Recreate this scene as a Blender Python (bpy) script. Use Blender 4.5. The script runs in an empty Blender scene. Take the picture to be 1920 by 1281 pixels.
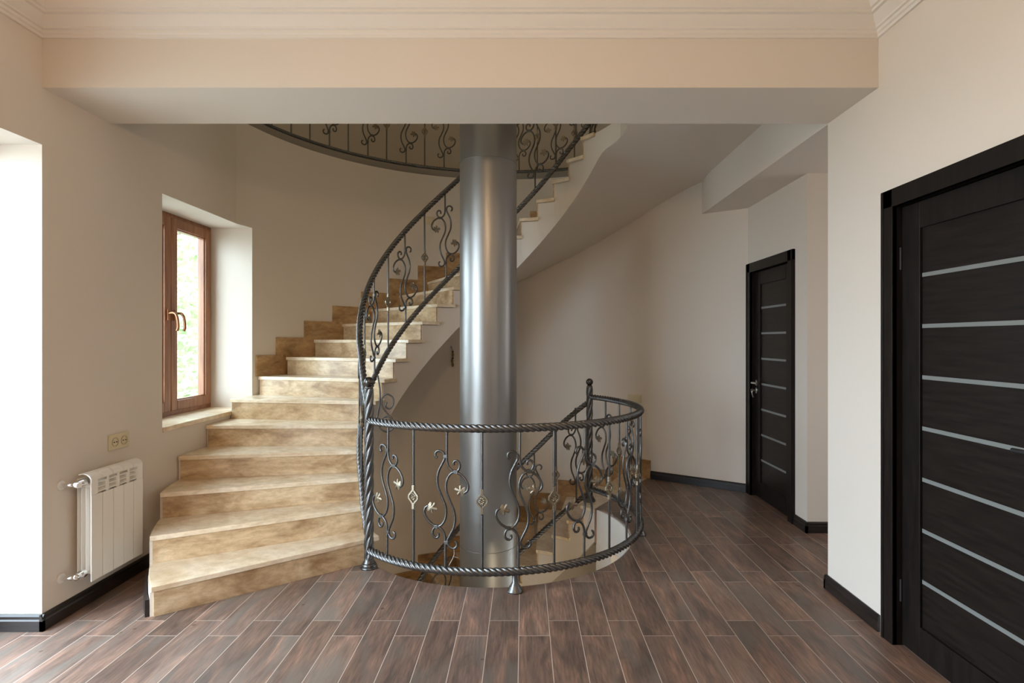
import bpy, bmesh, math, random
from mathutils import Vector, Matrix
from mathutils.geometry import tessellate_polygon
random.seed(7)
S = bpy.context.scene
COL = S.collection
PI = math.pi
def rad(a): return a * PI / 180.0

# ------------------------------------------------------------------ camera
cd = bpy.data.cameras.new('camera'); cam = bpy.data.objects.new('camera', cd); COL.objects.link(cam)
cam.location = (0, 0, 1.38); cam.rotation_euler = (PI / 2, 0, 0)
cd.sensor_width = 36.0; cd.lens = 36.0 * 1068 / 1920
cd.shift_x = -22.0 / 1920; cd.shift_y = -2.0 / 1920
cd.clip_start = 0.05; cd.clip_end = 200
S.camera = cam
# ------------------------------------------------------------------ view + world + lights
S.view_settings.view_transform = 'Standard'; S.view_settings.look = 'None'
S.view_settings.exposure = 0.0; S.view_settings.gamma = 1.0; S.view_settings.use_curve_mapping = False
S.cycles.use_denoising = True
S.cycles.max_bounces = 10; S.cycles.diffuse_bounces = 6; S.cycles.transparent_max_bounces = 12
S.cycles.sample_clamp_indirect = 6.0
W = bpy.data.worlds.new('world'); S.world = W; W.use_nodes = True
wb = W.node_tree.nodes['Background']
wb.inputs[0].default_value = (0.70, 0.86, 1.0, 1); wb.inputs[1].default_value = 15.6

def area(name, loc, rot, sx, sy, power, col, spread=PI):
    ld = bpy.data.lights.new(name, 'AREA'); ld.shape = 'RECTANGLE'; ld.size = sx; ld.size_y = sy
    ld.energy = power; ld.color = col; ld.spread = spread
    o = bpy.data.objects.new(name, ld); COL.objects.link(o); o.location = loc; o.rotation_euler = rot
    return o
# sky light comes through portals; upper storey, basement and corridor get added fill lamps
# the openings through which the sky lights the hall
def portal(name, loc, rot, sx, sy):
    o = area(name, loc, rot, sx, sy, 1.0, (1, 1, 1)); o.data.cycles.is_portal = True; return o
portal('portal_left_door', (-2.70, 1.605, 1.156), (0, -PI / 2, 0), 2.312, 2.21)
portal('portal_stair_window', (-2.72, 4.166, 1.57), (0, -PI / 2, 0), 1.5, 1.12)
area('fill_upstairs', (-0.4, 2.65, 4.6), (PI / 2, 0, 0), 2.6, 1.2, 14, (1.0, 0.82, 0.50))  # added fill lamp inside the closed upper storey
area('fill_basement', (1.6, -0.95, -1.3), (PI / 2, 0, 0), 2.0, 1.2, 66, (1.0, 0.83, 0.56))  # added fill lamp to brighten the basement
area('fill_corridor', (3.9, 3.62, 1.4), (0, PI / 2, 0), 1.6, 0.7, 8, (0.95, 0.95, 1.0))  # added fill lamp at the closed end of the corridor

# ------------------------------------------------------------------ materials
def nodes(name):
    m = bpy.data.materials.new(name); m.use_nodes = True
    nt = m.node_tree; b = nt.nodes['Principled BSDF']
    return m, nt, b
def mat(name, col, rough=0.5, metal=0.0, spec=0.5, bump=0.0, bscale=60, var=0.0, vscale=6):
    m, nt, b = nodes(name)
    b.inputs['Base Color'].default_value = (*col, 1); b.inputs['Roughness'].default_value = rough
    b.inputs['Metallic'].default_value = metal; b.inputs['Specular IOR Level'].default_value = spec
    tc = nt.nodes.new('ShaderNodeTexCoord')
    if var:
        n = nt.nodes.new('ShaderNodeTexNoise'); n.inputs['Scale'].default_value = vscale; n.inputs['Detail'].default_value = 5
        nt.links.new(tc.outputs['Object'], n.inputs['Vector'])
        mx = nt.nodes.new('ShaderNodeMix'); mx.data_type = 'RGBA'
        mx.inputs['A'].default_value = (*[c * (1 - var) for c in col], 1); mx.inputs['B'].default_value = (*[min(1, c * (1 + var)) for c in col], 1)
        nt.links.new(n.outputs['Fac'], mx.inputs['Factor']); nt.links.new(mx.outputs['Result'], b.inputs['Base Color'])
    if bump:
        n = nt.nodes.new('ShaderNodeTexNoise'); n.inputs['Scale'].default_value = bscale; n.inputs['Detail'].default_value = 4
        nt.links.new(tc.outputs['Object'], n.inputs['Vector'])
        bp = nt.nodes.new('ShaderNodeBump'); bp.inputs['Strength'].default_value = bump; bp.inputs['Distance'].default_value = 0.01
        nt.links.new(n.outputs['Fac'], bp.inputs['Height']); nt.links.new(bp.outputs['Normal'], b.inputs['Normal'])
    return m

def travertine(name, dark, mid, light, rough, pit=0.8):
    m, nt, b = nodes(name)
    tc = nt.nodes.new('ShaderNodeTexCoord')
    oi = nt.nodes.new('ShaderNodeObjectInfo')
    ad = nt.nodes.new('ShaderNodeVectorMath'); ad.operation = 'ADD'
    sc = nt.nodes.new('ShaderNodeVectorMath'); sc.operation = 'SCALE'; sc.inputs['Scale'].default_value = 37.0
    cmb = nt.nodes.new('ShaderNodeCombineXYZ')
    for i in range(3): nt.links.new(oi.outputs['Random'], cmb.inputs[i])
    nt.links.new(cmb.outputs[0], sc.inputs[0]); nt.links.new(tc.outputs['Object'], ad.inputs[0]); nt.links.new(sc.outputs[0], ad.inputs[1])
    mp = nt.nodes.new('ShaderNodeMapping'); mp.inputs['Scale'].default_value = (1, 1, 2.4); nt.links.new(ad.outputs[0], mp.inputs[0])
    n1 = nt.nodes.new('ShaderNodeTexNoise'); n1.inputs['Scale'].default_value = 3.2; n1.inputs['Detail'].default_value = 9; n1.inputs['Roughness'].default_value = 0.62; n1.inputs['Distortion'].default_value = 0.7
    n2 = nt.nodes.new('ShaderNodeTexNoise'); n2.inputs['Scale'].default_value = 17; n2.inputs['Detail'].default_value = 8; n2.inputs['Roughness'].default_value = 0.7
    for n in (n1, n2): nt.links.new(mp.outputs[0], n.inputs['Vector'])
    r = nt.nodes.new('ShaderNodeValToRGB'); e = r.color_ramp.elements
    e[0].position = 0.33; e[0].color = (*dark, 1); e[1].position = 0.68; e[1].color = (*light, 1)
    k = e.new(0.5); k.color = (*mid, 1)
    nt.links.new(n1.outputs['Fac'], r.inputs[0])
    r2 = nt.nodes.new('ShaderNodeValToRGB'); e = r2.color_ramp.elements
    e[0].position = 0.38; e[0].color = (0.60, 0.52, 0.44, 1); e[1].position = 0.60; e[1].color = (1.06, 1.06, 1.06, 1)
    nt.links.new(n2.outputs['Fac'], r2.inputs[0])
    mx = nt.nodes.new('ShaderNodeMix'); mx.data_type = 'RGBA'; mx.blend_type = 'MULTIPLY'; mx.inputs['Factor'].default_value = pit
    nt.links.new(r.outputs[0], mx.inputs['A']); nt.links.new(r2.outputs[0], mx.inputs['B'])
    nt.links.new(mx.outputs['Result'], b.inputs['Base Color'])
    b.inputs['Roughness'].default_value = rough
    return m

def floor_tile():
    m, nt, b = nodes('wood_look_floor_tile')
    L = nt.links
    tc = nt.nodes.new('ShaderNodeTexCoord'); sp = nt.nodes.new('ShaderNodeSeparateXYZ'); L.new(tc.outputs['Object'], sp.inputs[0])
    def M(op, a, c=None, d=None):
        n = nt.nodes.new('ShaderNodeMath'); n.operation = op
        for i, v in enumerate((a, c, d)):
            if v is None: continue
            if isinstance(v, (int, float)): n.inputs[i].default_value = v
            else: L.new(v, n.inputs[i])
        return n.outputs[0]
    w, ln = 0.1452, 0.5965
    u = M('DIVIDE', M('ADD', sp.outputs[0], 0.0232), w)
    col = M('FLOOR', u); fu = M('FRACT', u)
    par = M('FLOORED_MODULO', col, 2.0)
    v = M('DIVIDE', M('SUBTRACT', M('SUBTRACT', sp.outputs[1], 2.660), M('MULTIPLY', par, 0.1445)), ln)
    row = M('FLOOR', v); fv = M('FRACT', v)
    gu = M('MINIMUM', M('MULTIPLY', fu, w), M('MULTIPLY', M('SUBTRACT', 1.0, fu), w))
    gv = M('MINIMUM', M('MULTIPLY', fv, ln), M('MULTIPLY', M('SUBTRACT', 1.0, fv), ln))
    g = M('MINIMUM', gu, gv)
    grout = M('LESS_THAN', g, 0.0015)
    cc = nt.nodes.new('ShaderNodeCombineXYZ'); L.new(col, cc.inputs[0]); L.new(row, cc.inputs[1])
    wn = nt.nodes.new('ShaderNodeTexWhiteNoise'); wn.noise_dimensions = '3D'; L.new(cc.outputs[0], wn.inputs['Vector'])
    sc = nt.nodes.new('ShaderNodeVectorMath'); sc.operation = 'SCALE'; sc.inputs['Scale'].default_value = 25; L.new(wn.outputs['Color'], sc.inputs[0])
    ad = nt.nodes.new('ShaderNodeVectorMath'); ad.operation = 'ADD'; L.new(tc.outputs['Object'], ad.inputs[0]); L.new(sc.outputs[0], ad.inputs[1])
    mp = nt.nodes.new('ShaderNodeMapping'); mp.inputs['Scale'].default_value = (7.5, 1.7, 1); L.new(ad.outputs[0], mp.inputs[0])
    n1 = nt.nodes.new('ShaderNodeTexNoise'); n1.inputs['Scale'].default_value = 1.5; n1.inputs['Detail'].default_value = 7; n1.inputs['Distortion'].default_value = 0.9; n1.inputs['Roughness'].default_value = 0.6
    L.new(mp.outputs[0], n1.inputs['Vector'])
    mp2 = nt.nodes.new('ShaderNodeMapping'); mp2.inputs['Scale'].default_value = (95, 7, 1); L.new(ad.outputs[0], mp2.inputs[0])
    n2 = nt.nodes.new('ShaderNodeTexNoise'); n2.inputs['Scale'].default_value = 1.3; n2.inputs['Detail'].default_value = 5; L.new(mp2.outputs[0], n2.inputs['Vector'])
    r = nt.nodes.new('ShaderNodeValToRGB'); e = r.color_ramp.elements
    e[0].position = 0.28; e[0].color = (0.100, 0.072, 0.060, 1); e[1].position = 0.74; e[1].color = (0.41, 0.232, 0.158, 1)
    k = e.new(0.46); k.color = (0.178, 0.116, 0.089, 1); k = e.new(0.6); k.color = (0.260, 0.160, 0.118, 1)
    L.new(n1.outputs['Fac'], r.inputs[0])
    r2 = nt.nodes.new('ShaderNodeValToRGB'); e = r2.color_ramp.elements
    e[0].position = 0.3; e[0].color = (0.68, 0.68, 0.68, 1); e[1].position = 0.7; e[1].color = (1.15, 1.15, 1.15, 1)
    L.new(n2.outputs['Fac'], r2.inputs[0])
    mx = nt.nodes.new('ShaderNodeMix'); mx.data_type = 'RGBA'; mx.blend_type = 'MULTIPLY'; mx.inputs['Factor'].default_value = 1
    L.new(r.outputs[0], mx.inputs['A']); L.new(r2.outputs[0], mx.inputs['B'])
    n4 = nt.nodes.new('ShaderNodeTexNoise'); n4.inputs['Scale'].default_value = 0.9; n4.inputs['Detail'].default_value = 4; n4.inputs['Distortion'].default_value = 0.6
    ad2 = nt.nodes.new('ShaderNodeVectorMath'); ad2.operation = 'ADD'; ad2.inputs[1].default_value = (13.1, 4.7, 2.0); L.new(mp.outputs[0], ad2.inputs[0]); L.new(ad2.outputs[0], n4.inputs['Vector'])
    r4 = nt.nodes.new('ShaderNodeValToRGB'); e = r4.color_ramp.elements; e[0].position = 0.5; e[0].color = (0, 0, 0, 1); e[1].position = 0.66; e[1].color = (0.75, 0.75, 0.75, 1)
    L.new(n4.outputs['Fac'], r4.inputs[0])
    mgx = nt.nodes.new('ShaderNodeMix'); mgx.data_type = 'RGBA'; mgx.inputs['B'].default_value = (0.165, 0.143, 0.120, 1)
    L.new(r4.outputs[0], mgx.inputs['Factor']); L.new(mx.outputs['Result'], mgx.inputs['A']); mx = mgx
    # per-tile tint
    tint = M('MULTIPLY_ADD', wn.outputs['Value'], 0.45, 0.8)
    vm = nt.nodes.new('ShaderNodeVectorMath'); vm.operation = 'SCALE'; L.new(mx.outputs['Result'], vm.inputs[0]); L.new(tint, vm.inputs['Scale'])
    # dried splashes of dirty water near the middle of the floor
    mp3 = nt.nodes.new('ShaderNodeMapping'); L.new(tc.outputs['Object'], mp3.inputs[0])
    n3 = nt.nodes.new('ShaderNodeTexVoronoi'); n3.inputs['Scale'].default_value = 7.0; n3.inputs['Randomness'].default_value = 1.0; L.new(mp3.outputs[0], n3.inputs['Vector'])
    sepc = nt.nodes.new('ShaderNodeSeparateColor'); L.new(n3.outputs['Color'], sepc.inputs[0])
    spot = M('MULTIPLY', M('LESS_THAN', n3.outputs['Distance'], 0.075), M('GREATER_THAN', sepc.outputs[0], 0.62))
    mxs = nt.nodes.new('ShaderNodeMix'); mxs.data_type = 'RGBA'; mxs.inputs['B'].default_value = (0.055, 0.035, 0.02, 1)
    L.new(M('MULTIPLY', spot, 0.55), mxs.inputs['Factor']); L.new(vm.outputs[0], mxs.inputs['A'])
    mg = nt.nodes.new('ShaderNodeMix'); mg.data_type = 'RGBA'; mg.inputs['B'].default_value = (0.52, 0.43, 0.36, 1)
    L.new(grout, mg.inputs['Factor']); L.new(mxs.outputs['Result'], mg.inputs['A'])
    L.new(mg.outputs['Result'], b.inputs['Base Color'])
    L.new(M('MULTIPLY_ADD', n1.outputs['Fac'], 0.15, 0.33), b.inputs['Roughness'])
    h = M('ADD', M('MULTIPLY', M('MINIMUM', g, 0.003), 200), M('MULTIPLY', n2.outputs['Fac'], 0.15))
    bp = nt.nodes.new('ShaderNodeBump'); bp.inputs['Strength'].default_value = 0.25; bp.inputs['Distance'].default_value = 0.002
    L.new(h, bp.inputs['Height']); L.new(bp.outputs['Normal'], b.inputs['Normal'])
    return m

def wood(name, c1, c2, rough, scale=(4, 4, 60), spec=0.5):
    m, nt, b = nodes(name)
    tc = nt.nodes.new('ShaderNodeTexCoord'); mp = nt.nodes.new('ShaderNodeMapping'); mp.inputs['Scale'].default_value = scale
    nt.links.new(tc.outputs['Object'], mp.inputs[0])
    n = nt.nodes.new('ShaderNodeTexNoise'); n.inputs['Scale'].default_value = 1; n.inputs['Detail'].default_value = 6; nt.links.new(mp.outputs[0], n.inputs['Vector'])
    r = nt.nodes.new('ShaderNodeValToRGB'); e = r.color_ramp.elements
    e[0].position = 0.35; e[0].color = (*c1, 1); e[1].position = 0.65; e[1].color = (*c2, 1)
    nt.links.new(n.outputs['Fac'], r.inputs[0]); nt.links.new(r.outputs[0], b.inputs['Base Color'])
    b.inputs['Roughness'].default_value = rough; b.inputs['Specular IOR Level'].default_value = spec
    return m

M_WALL = mat('cream_wall_paint', (0.74, 0.675, 0.60), 0.85, bump=0.04, bscale=90, spec=0.2)
M_CEIL = mat('white_ceiling_paint', (0.80, 0.75, 0.69), 0.8, spec=0.2)
M_FLOOR = floor_tile()
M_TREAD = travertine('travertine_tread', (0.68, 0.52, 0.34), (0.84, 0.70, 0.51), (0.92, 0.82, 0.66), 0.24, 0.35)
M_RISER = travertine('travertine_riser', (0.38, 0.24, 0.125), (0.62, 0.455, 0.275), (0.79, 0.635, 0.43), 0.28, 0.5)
M_TILE = travertine('travertine_skirting_shaded', (0.25, 0.135, 0.055), (0.46, 0.285, 0.13), (0.60, 0.41, 0.21), 0.3, 0.5)  # shade of the tiles facing away is mixed into this darker colour
M_DARK = wood('dark_wenge_veneer', (0.0075, 0.0058, 0.005), (0.014, 0.0105, 0.009), 0.42, (40, 40, 5), 0.22)
M_DARKP = wood('dark_wenge_panel', (0.0085, 0.0065, 0.0055), (0.017, 0.0125, 0.0105), 0.38, (40, 5, 60), 0.22)
M_SKIRT = wood('dark_skirting', (0.013, 0.010, 0.009), (0.026, 0.020, 0.018), 0.3, (5, 5, 60))
M_STRIP = mat('frosted_glass_strip', (0.20, 0.215, 0.21), 0.35, spec=0.3)
M_STEEL = mat('satin_steel', (0.55, 0.55, 0.54), 0.28, 1.0)
M_IRON = mat('pewter_wrought_iron', (0.16, 0.158, 0.155), 0.31, 0.92, bump=0.15, bscale=220, var=0.25, vscale=40)
M_IRONBALL = mat('dark_polished_iron', (0.10, 0.095, 0.09), 0.25, 0.9)
M_PATINA = mat('gold_patina_iron', (0.33, 0.28, 0.205), 0.40, 0.9, bump=0.3, bscale=200, var=0.4, vscale=60)
M_COL = mat('grey_metallic_paint', (0.345, 0.34, 0.33), 0.37, 0.82, bump=0.012, bscale=10)
M_SEAM = mat('grey_weld_bead', (0.30, 0.30, 0.29), 0.45, 0.8)
M_RAD = mat('white_radiator_enamel', (0.86, 0.84, 0.79), 0.3)
M_GRILL = mat('radiator_inner_fins', (0.50, 0.49, 0.46), 0.5)
M_CHROME = mat('bright_chrome', (0.85, 0.85, 0.85), 0.12, 1.0)
M_PLATE = mat('cream_plastic', (0.66, 0.58, 0.40), 0.35)
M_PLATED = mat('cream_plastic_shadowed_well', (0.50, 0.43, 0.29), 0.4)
M_OAK = wood('golden_brown_window_profile', (0.20, 0.072, 0.026), (0.33, 0.135, 0.052), 0.35, (30, 30, 3))
M_BRONZE = mat('brown_bronze_handle', (0.36, 0.16, 0.08), 0.3, 0.7)
M_RUBBER = mat('black_gasket', (0.01, 0.01, 0.01), 0.6)
M_LEAF = mat('foliage', (0.30, 0.42, 0.18), 0.6, var=0.5, vscale=3)
M_BARK = mat('bark', (0.12, 0.08, 0.05), 0.9)
M_HOUSE = mat('white_render', (0.8, 0.79, 0.77), 0.9)
M_GRASS = mat('garden_ground', (0.36, 0.35, 0.31), 0.95)
M_WIRE = mat('grey_wire', (0.25, 0.22, 0.18), 0.6)
M_BASE = mat('basement_floor_tile', (0.30, 0.27, 0.22), 0.5)
def glass():
    m = bpy.data.materials.new('clear_window_glass'); m.use_nodes = True; nt = m.node_tree; nt.nodes.clear()
    o = nt.nodes.new('ShaderNodeOutputMaterial'); t = nt.nodes.new('ShaderNodeBsdfTransparent'); g = nt.nodes.new('ShaderNodeBsdfGlossy')
    g.inputs['Roughness'].default_value = 0.02; t.inputs[0].default_value = (0.96, 0.98, 0.97, 1)
    x = nt.nodes.new('ShaderNodeMixShader'); x.inputs[0].default_value = 0.06; nt.links.new(t.outputs[0], x.inputs[1]); nt.links.new(g.outputs[0], x.inputs[2])
    nt.links.new(x.outputs[0], o.inputs[0]); return m
M_GLASS = glass()

# ------------------------------------------------------------------ mesh helpers
class MB:
    def __init__(s): s.v = []; s.f = []
    def add(s, vs, fs):
        o = len(s.v); s.v += [tuple(p) for p in vs]; s.f += [tuple(i + o for i in f) for f in fs]
        return s
    def box(s, x0, x1, y0, y1, z0, z1):
        return s.add([(x0, y0, z0), (x1, y0, z0), (x1, y1, z0), (x0, y1, z0), (x0, y0, z1), (x1, y0, z1), (x1, y1, z1), (x0, y1, z1)],
                     [(0, 3, 2, 1), (4, 5, 6, 7), (0, 1, 5, 4), (1, 2, 6, 5), (2, 3, 7, 6), (3, 0, 4, 7)])
    def prism(s, poly, z0, z1):
        n = len(poly)
        return s.add([(x, y, z0) for x, y in poly] + [(x, y, z1) for x, y in poly],
                     [tuple(range(n - 1, -1, -1)), tuple(range(n, 2 * n))] + [(i, (i + 1) % n, n + (i + 1) % n, n + i) for i in range(n)])
    def slab(s, outer, holes, z0, z1):
        loops = [outer] + holes; flat = [p for l in loops for p in l]
        tris = tessellate_polygon([[Vector((x, y, 0)) for x, y in l] for l in loops])
        n = len(flat)
        vs = [(x, y, z0) for x, y in flat] + [(x, y, z1) for x, y in flat]
        fs = [tuple(reversed(t)) for t in tris] + [tuple(i + n for i in t) for t in tris]
        o = 0
        for l in loops:
            k = len(l)
            fs += [(o + i, o + (i + 1) % k, n + o + (i + 1) % k, n + o + i) for i in range(k)]
            o += k
        return s.add(vs, fs)
    def lathe(s, prof, cx, cy, n=32, axis='z', origin=None):
        vs = []; fs = []
        for r, h in prof:
            for i in range(n):
                a = 2 * PI * i / n; vs.append((cx + r * math.cos(a), cy + r * math.sin(a), h))
        for j in range(len(prof) - 1):
            for i in range(n):
                fs.append((j * n + i, j * n + (i + 1) % n, (j + 1) * n + (i + 1) % n, (j + 1) * n + i))
        fs.append(tuple(range(n - 1, -1, -1))); fs.append(tuple(range((len(prof) - 1) * n, len(prof) * n)))
        return s.add(vs, fs)
    def sweep(s, path, R, sides=8, lobes=0, depth=0.2, pitch=0.14, closed=False, cap=True, taper=None, square=False):
        P = [Vector(p) for p in path]; n = len(P)
        T = []
        for i in range(n):
            a = P[max(i - 1, 0)]; c = P[min(i + 1, n - 1)]
            T.append((c - a).normalized())
        up = Vector((0, 0, 1)) if abs(T[0].z) < 0.9 else Vector((0, 1, 0))
        N = (up - T[0] * up.dot(T[0])).normalized()
        L = 0; vs = []; fs = []
        for i in range(n):
            if i:
                L += (P[i] - P[i - 1]).length
                N = (N - T[i] * N.dot(T[i])).normalized()
            B = T[i].cross(N)
            tw = 2 * PI * L / pitch if (lobes or square) else 0
            rr = R * (taper(i / (n - 1)) if taper else 1)
            for j in range(sides):
                a = 2 * PI * j / sides
                if lobes: q = rr * (1 - depth * abs(math.sin(lobes * a / 2.0)) ** 0.8 * 1.0) if False else rr * (1 - depth * (1 - abs(math.sin(lobes * a / 2.0)) ** 0.7))
                elif square: q = rr * (1.04 if j % 2 == 0 else 0.66)
                else: q = rr
                d = N * math.cos(a + tw) + B * math.sin(a + tw)
                vs.append(P[i] + d * q)
        for i in range(n - 1):
            for j in range(sides):
                fs.append((i * sides + j, i * sides + (j + 1) % sides, (i + 1) * sides + (j + 1) % sides, (i + 1) * sides + j))
        if cap:
            fs.append(tuple(range(sides - 1, -1, -1))); fs.append(tuple(range((n - 1) * sides, n * sides)))
        return s.add(vs, fs)
    def sphere(s, c, r, nu=16, nv=10, sz=1.0):
        vs = [(c[0], c[1], c[2] + r * sz)]; fs = []
        for j in range(1, nv):
            for i in range(nu):
                t = PI * j / nv; a = 2 * PI * i / nu
                vs.append((c[0] + r * math.sin(t) * math.cos(a), c[1] + r * math.sin(t) * math.sin(a), c[2] + r * sz * math.cos(t)))
        vs.append((c[0], c[1], c[2] - r * sz)); e = len(vs) - 1
        for i in range(nu): fs.append((0, 1 + i, 1 + (i + 1) % nu))
        for j in range(nv - 2):
            for i in range(nu):
                a = 1 + j * nu; fs.append((a + i, a + nu + i, a + nu + (i + 1) % nu, a + (i + 1) % nu))
        a = 1 + (nv - 2) * nu
        for i in range(nu): fs.append((a + i, e, a + (i + 1) % nu))
        return s.add(vs, fs)
    def build(s, name, m, parent=None, smooth=False, bevel=0, angle=35):
        me = bpy.data.meshes.new(name); me.from_pydata(s.v, [], s.f); me.validate(); me.update()
        bm = bmesh.new(); bm.from_mesh(me); bmesh.ops.recalc_face_normals(bm, faces=bm.faces); bm.to_mesh(me); bm.free()
        me.materials.append(m)
        o = bpy.data.objects.new(name, me); COL.objects.link(o)
        if smooth:
            for p in me.polygons: p.use_smooth = True
            if smooth != 'all': me.set_sharp_from_angle(angle=rad(angle))
        if bevel:
            b = o.modifiers.new('bevel', 'BEVEL'); b.width = bevel; b.segments = 2; b.limit_method = 'ANGLE'; b.angle_limit = rad(40)
            b.harden_normals = False
        if parent: o.parent = parent
        return o
def tag(o, label=None, cat=None, group=None, kind=None):
    if label: o['label'] = label
    if cat: o['category'] = cat
    if group: o['group'] = group
    if kind: o['kind'] = kind
    return o
def empty(name, loc, label=None, cat=None, group=None, kind=None):
    o = bpy.data.objects.new(name, None); COL.objects.link(o); o.location = loc; o.empty_display_size = 0.1
    return tag(o, label, cat, group, kind)
def at(o, parent):   # parent a mesh built in world coordinates to an empty that stands elsewhere
    o.parent = parent; o.matrix_parent_inverse = Matrix.Translation(parent.location).inverted(); return o

# ------------------------------------------------------------------ plan of the place
CX, CY = -0.20, 4.15            # centre of the stair
XL, XR = -2.292, 1.688          # left and right walls of the hall
D1, D2 = 2.71, 3.161            # front and back of the ceiling beam
ZB = 2.583
RW = 2.128                      # curved wall
H = 3.082; RISE = H / 20        # storey height, 20 risers
RI = 0.94                       # inner edge of the flight
RO = 2.118
def pol(phi, r): a = rad(phi); return (CX - r * math.cos(a), CY + r * math.sin(a))   # phi from the left, clockwise seen from above
def ai(k): return -47.5 + 9.29 * k
def ao(k): return ai(k) if k <= 7 else 17.53 + 8.3 * (k - 7)
def ro(phi, r=RO):
    c = math.cos(rad(phi)); lim = (CX - XL - 0.004) / c if c > 0.1 else 9
    return min(r, lim)
def rout(phi):
    if phi < 124: return ro(phi)
    # beyond the curve the wall runs straight to the door corner
    a = rad(phi); d = (-math.cos(a), math.sin(a)); P = (CX + RW * math.cos(rad(180 - 133.8)), CY + RW * math.sin(rad(133.8))); Q = (2.034, 5.162)
    e = (Q[0] - P[0], Q[1] - P[1]); den = d[0] * e[1] - d[1] * e[0]
    t = ((P[0] - CX) * e[1] - (P[1] - CY) * e[0]) / den
    return (RO if phi < 133.8 else t + 0.03)
def spos(k, s):
    a = pol(ai(k), RI); b = pol(ao(k), rout(ao(k)))
    return (a[0] + (b[0] - a[0]) * s, a[1] + (b[1] - a[1]) * s)
def pitch(phi): return (phi + 47.5) / 9.29 * RISE

# ------------------------------------------------------------------ setting: floors
hole = [pol(a, 0.972) for a in range(147, 321, 3)]              # round the front, from the top of the lower flight ...
hole = hole + [pol(a, 0.972) for a in (322,)]                   # ... to beneath the first steps (phi 322 = -38)
hole += [pol(-33, 0.95)]
hole += [pol(a, ro(a, RW) if a < 0 else RW + 0.04) for a in [-33] + list(range(-30, 131, 3))]
hole += [pol(132.7, RW + 0.04), spos(20.883, 0.99), spos(20.883, 0.0)]
FL = [(-3.3, -4.2), (3.6, -4.2), (3.6, 7.0), (-3.3, 7.0)]
f = MB().slab(FL, [hole], -0.28, 0.0).build('floor', M_FLOOR)
tag(f, kind='structure', label='brown wood-look plank tiles with pale joints around the round stairwell')
# white plastered edge of the opening
e = MB()
AN = [146.2] + list(range(149, 323, 3))
e.prism([pol(a, 0.973) for a in AN] + [pol(a, 0.955) for a in AN[::-1]], -0.285, -0.012)
AN = [146.2 + 12.3 * i / 5 for i in range(6)]
e.prism([pol(a, 1.2) for a in AN] + [pol(a, 0.956) for a in AN[::-1]], -0.52, -0.285)
tag(e.build('trim_1', M_WALL, smooth=True), kind='structure', label='white plastered edge of the round stairwell opening')
tag(MB().box(-3.3, 3.6, -4.2, 7.0, -H - 0.2, -H).build('floor', M_BASE), kind='structure', label='basement floor at the foot of the stairwell')

# ------------------------------------------------------------------ setting: walls
TW = 3.12
w = MB()
w.box(-2.66, XL, D1, 3.611, -0.02, TW)                     # between glazed door and stair window
w.box(-2.66, XL, 3.611, 4.541, -0.02, 0.795)
w.box(-2.66, XL, 3.611, 4.541, 2.312, TW)
w.box(-2.66, XL, 0.5, D1, 2.312, TW)
w.box(-2.66, XL, -4.2, 0.5, -0.02, TW)
tag(w.build('wall_left', M_WALL), kind='structure', label='cream wall on the left with the deep window opening')
def arcwall(mb, a0, a1, z0, z1, r0=RW, r1=RW + 0.30, step=2.5):
    n = max(1, int(round((a1 - a0) / step))); A = [a0 + (a1 - a0) * i / n for i in range(n + 1)]
    mb.prism([pol(a, r0) for a in A] + [pol(a, r1) for a in A[::-1]], z0, z1)
w = MB()
aj = math.degrees(math.asin((4.72 - CY) / RW)); ac = math.degrees(math.asin((4.541 - CY) / RW))
ZG = 3.155
arcwall(w, aj, 133.8, -0.3, ZG)
# pieces of the curve above and below the window, and the jamb
def cur(y): return CX - math.sqrt(RW * RW - (y - CY) ** 2)
ys = [4.541 + (4.72 - 4.541) * i / 6 for i in range(7)]
w.prism([(cur(y), y) for y in ys] + [(-2.66, 4.72), (-2.66, 4.541)], -0.02, 0.795)
w.prism([(cur(y), y) for y in ys] + [(-2.66, 4.72), (-2.66, 4.541)], 2.312, ZG)
w.prism([(cur(4.72), 4.72), (cur(5.0) - 0.1, 5.0), (-2.66, 5.0), (-2.66, 4.72)], -0.02, ZG)
# straight run to the corner beside the far door
pE = pol(133.8, RW)
w.prism([pE, (2.034, 5.162), (2.25, 5.42), (pE[0] + 0.22, pE[1] + 0.25)], -0.3, ZG)
tag(w.build('wall_back', M_WALL, smooth=True, angle=25), kind='structure', label='cream curved wall that follows the spiral stair')
w = MB()
arcwall(w, -60, 150, -H, -0.3)
w.box(-3.3, -3.1, -1.0, 7.0, -H, -0.28); w.box(3.4, 3.6, -1.0, 7.0, -H, -0.28); w.box(-3.3, 3.6, -1.2, -1.0, -H, -0.28)
w.box(0.86, 1.25, 4.75, 6.0, -H, -0.28)
tag(w.build('wall_basement', M_WALL, smooth=True, angle=25), kind='structure', label='curved wall of the stairwell below floor level')
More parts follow.
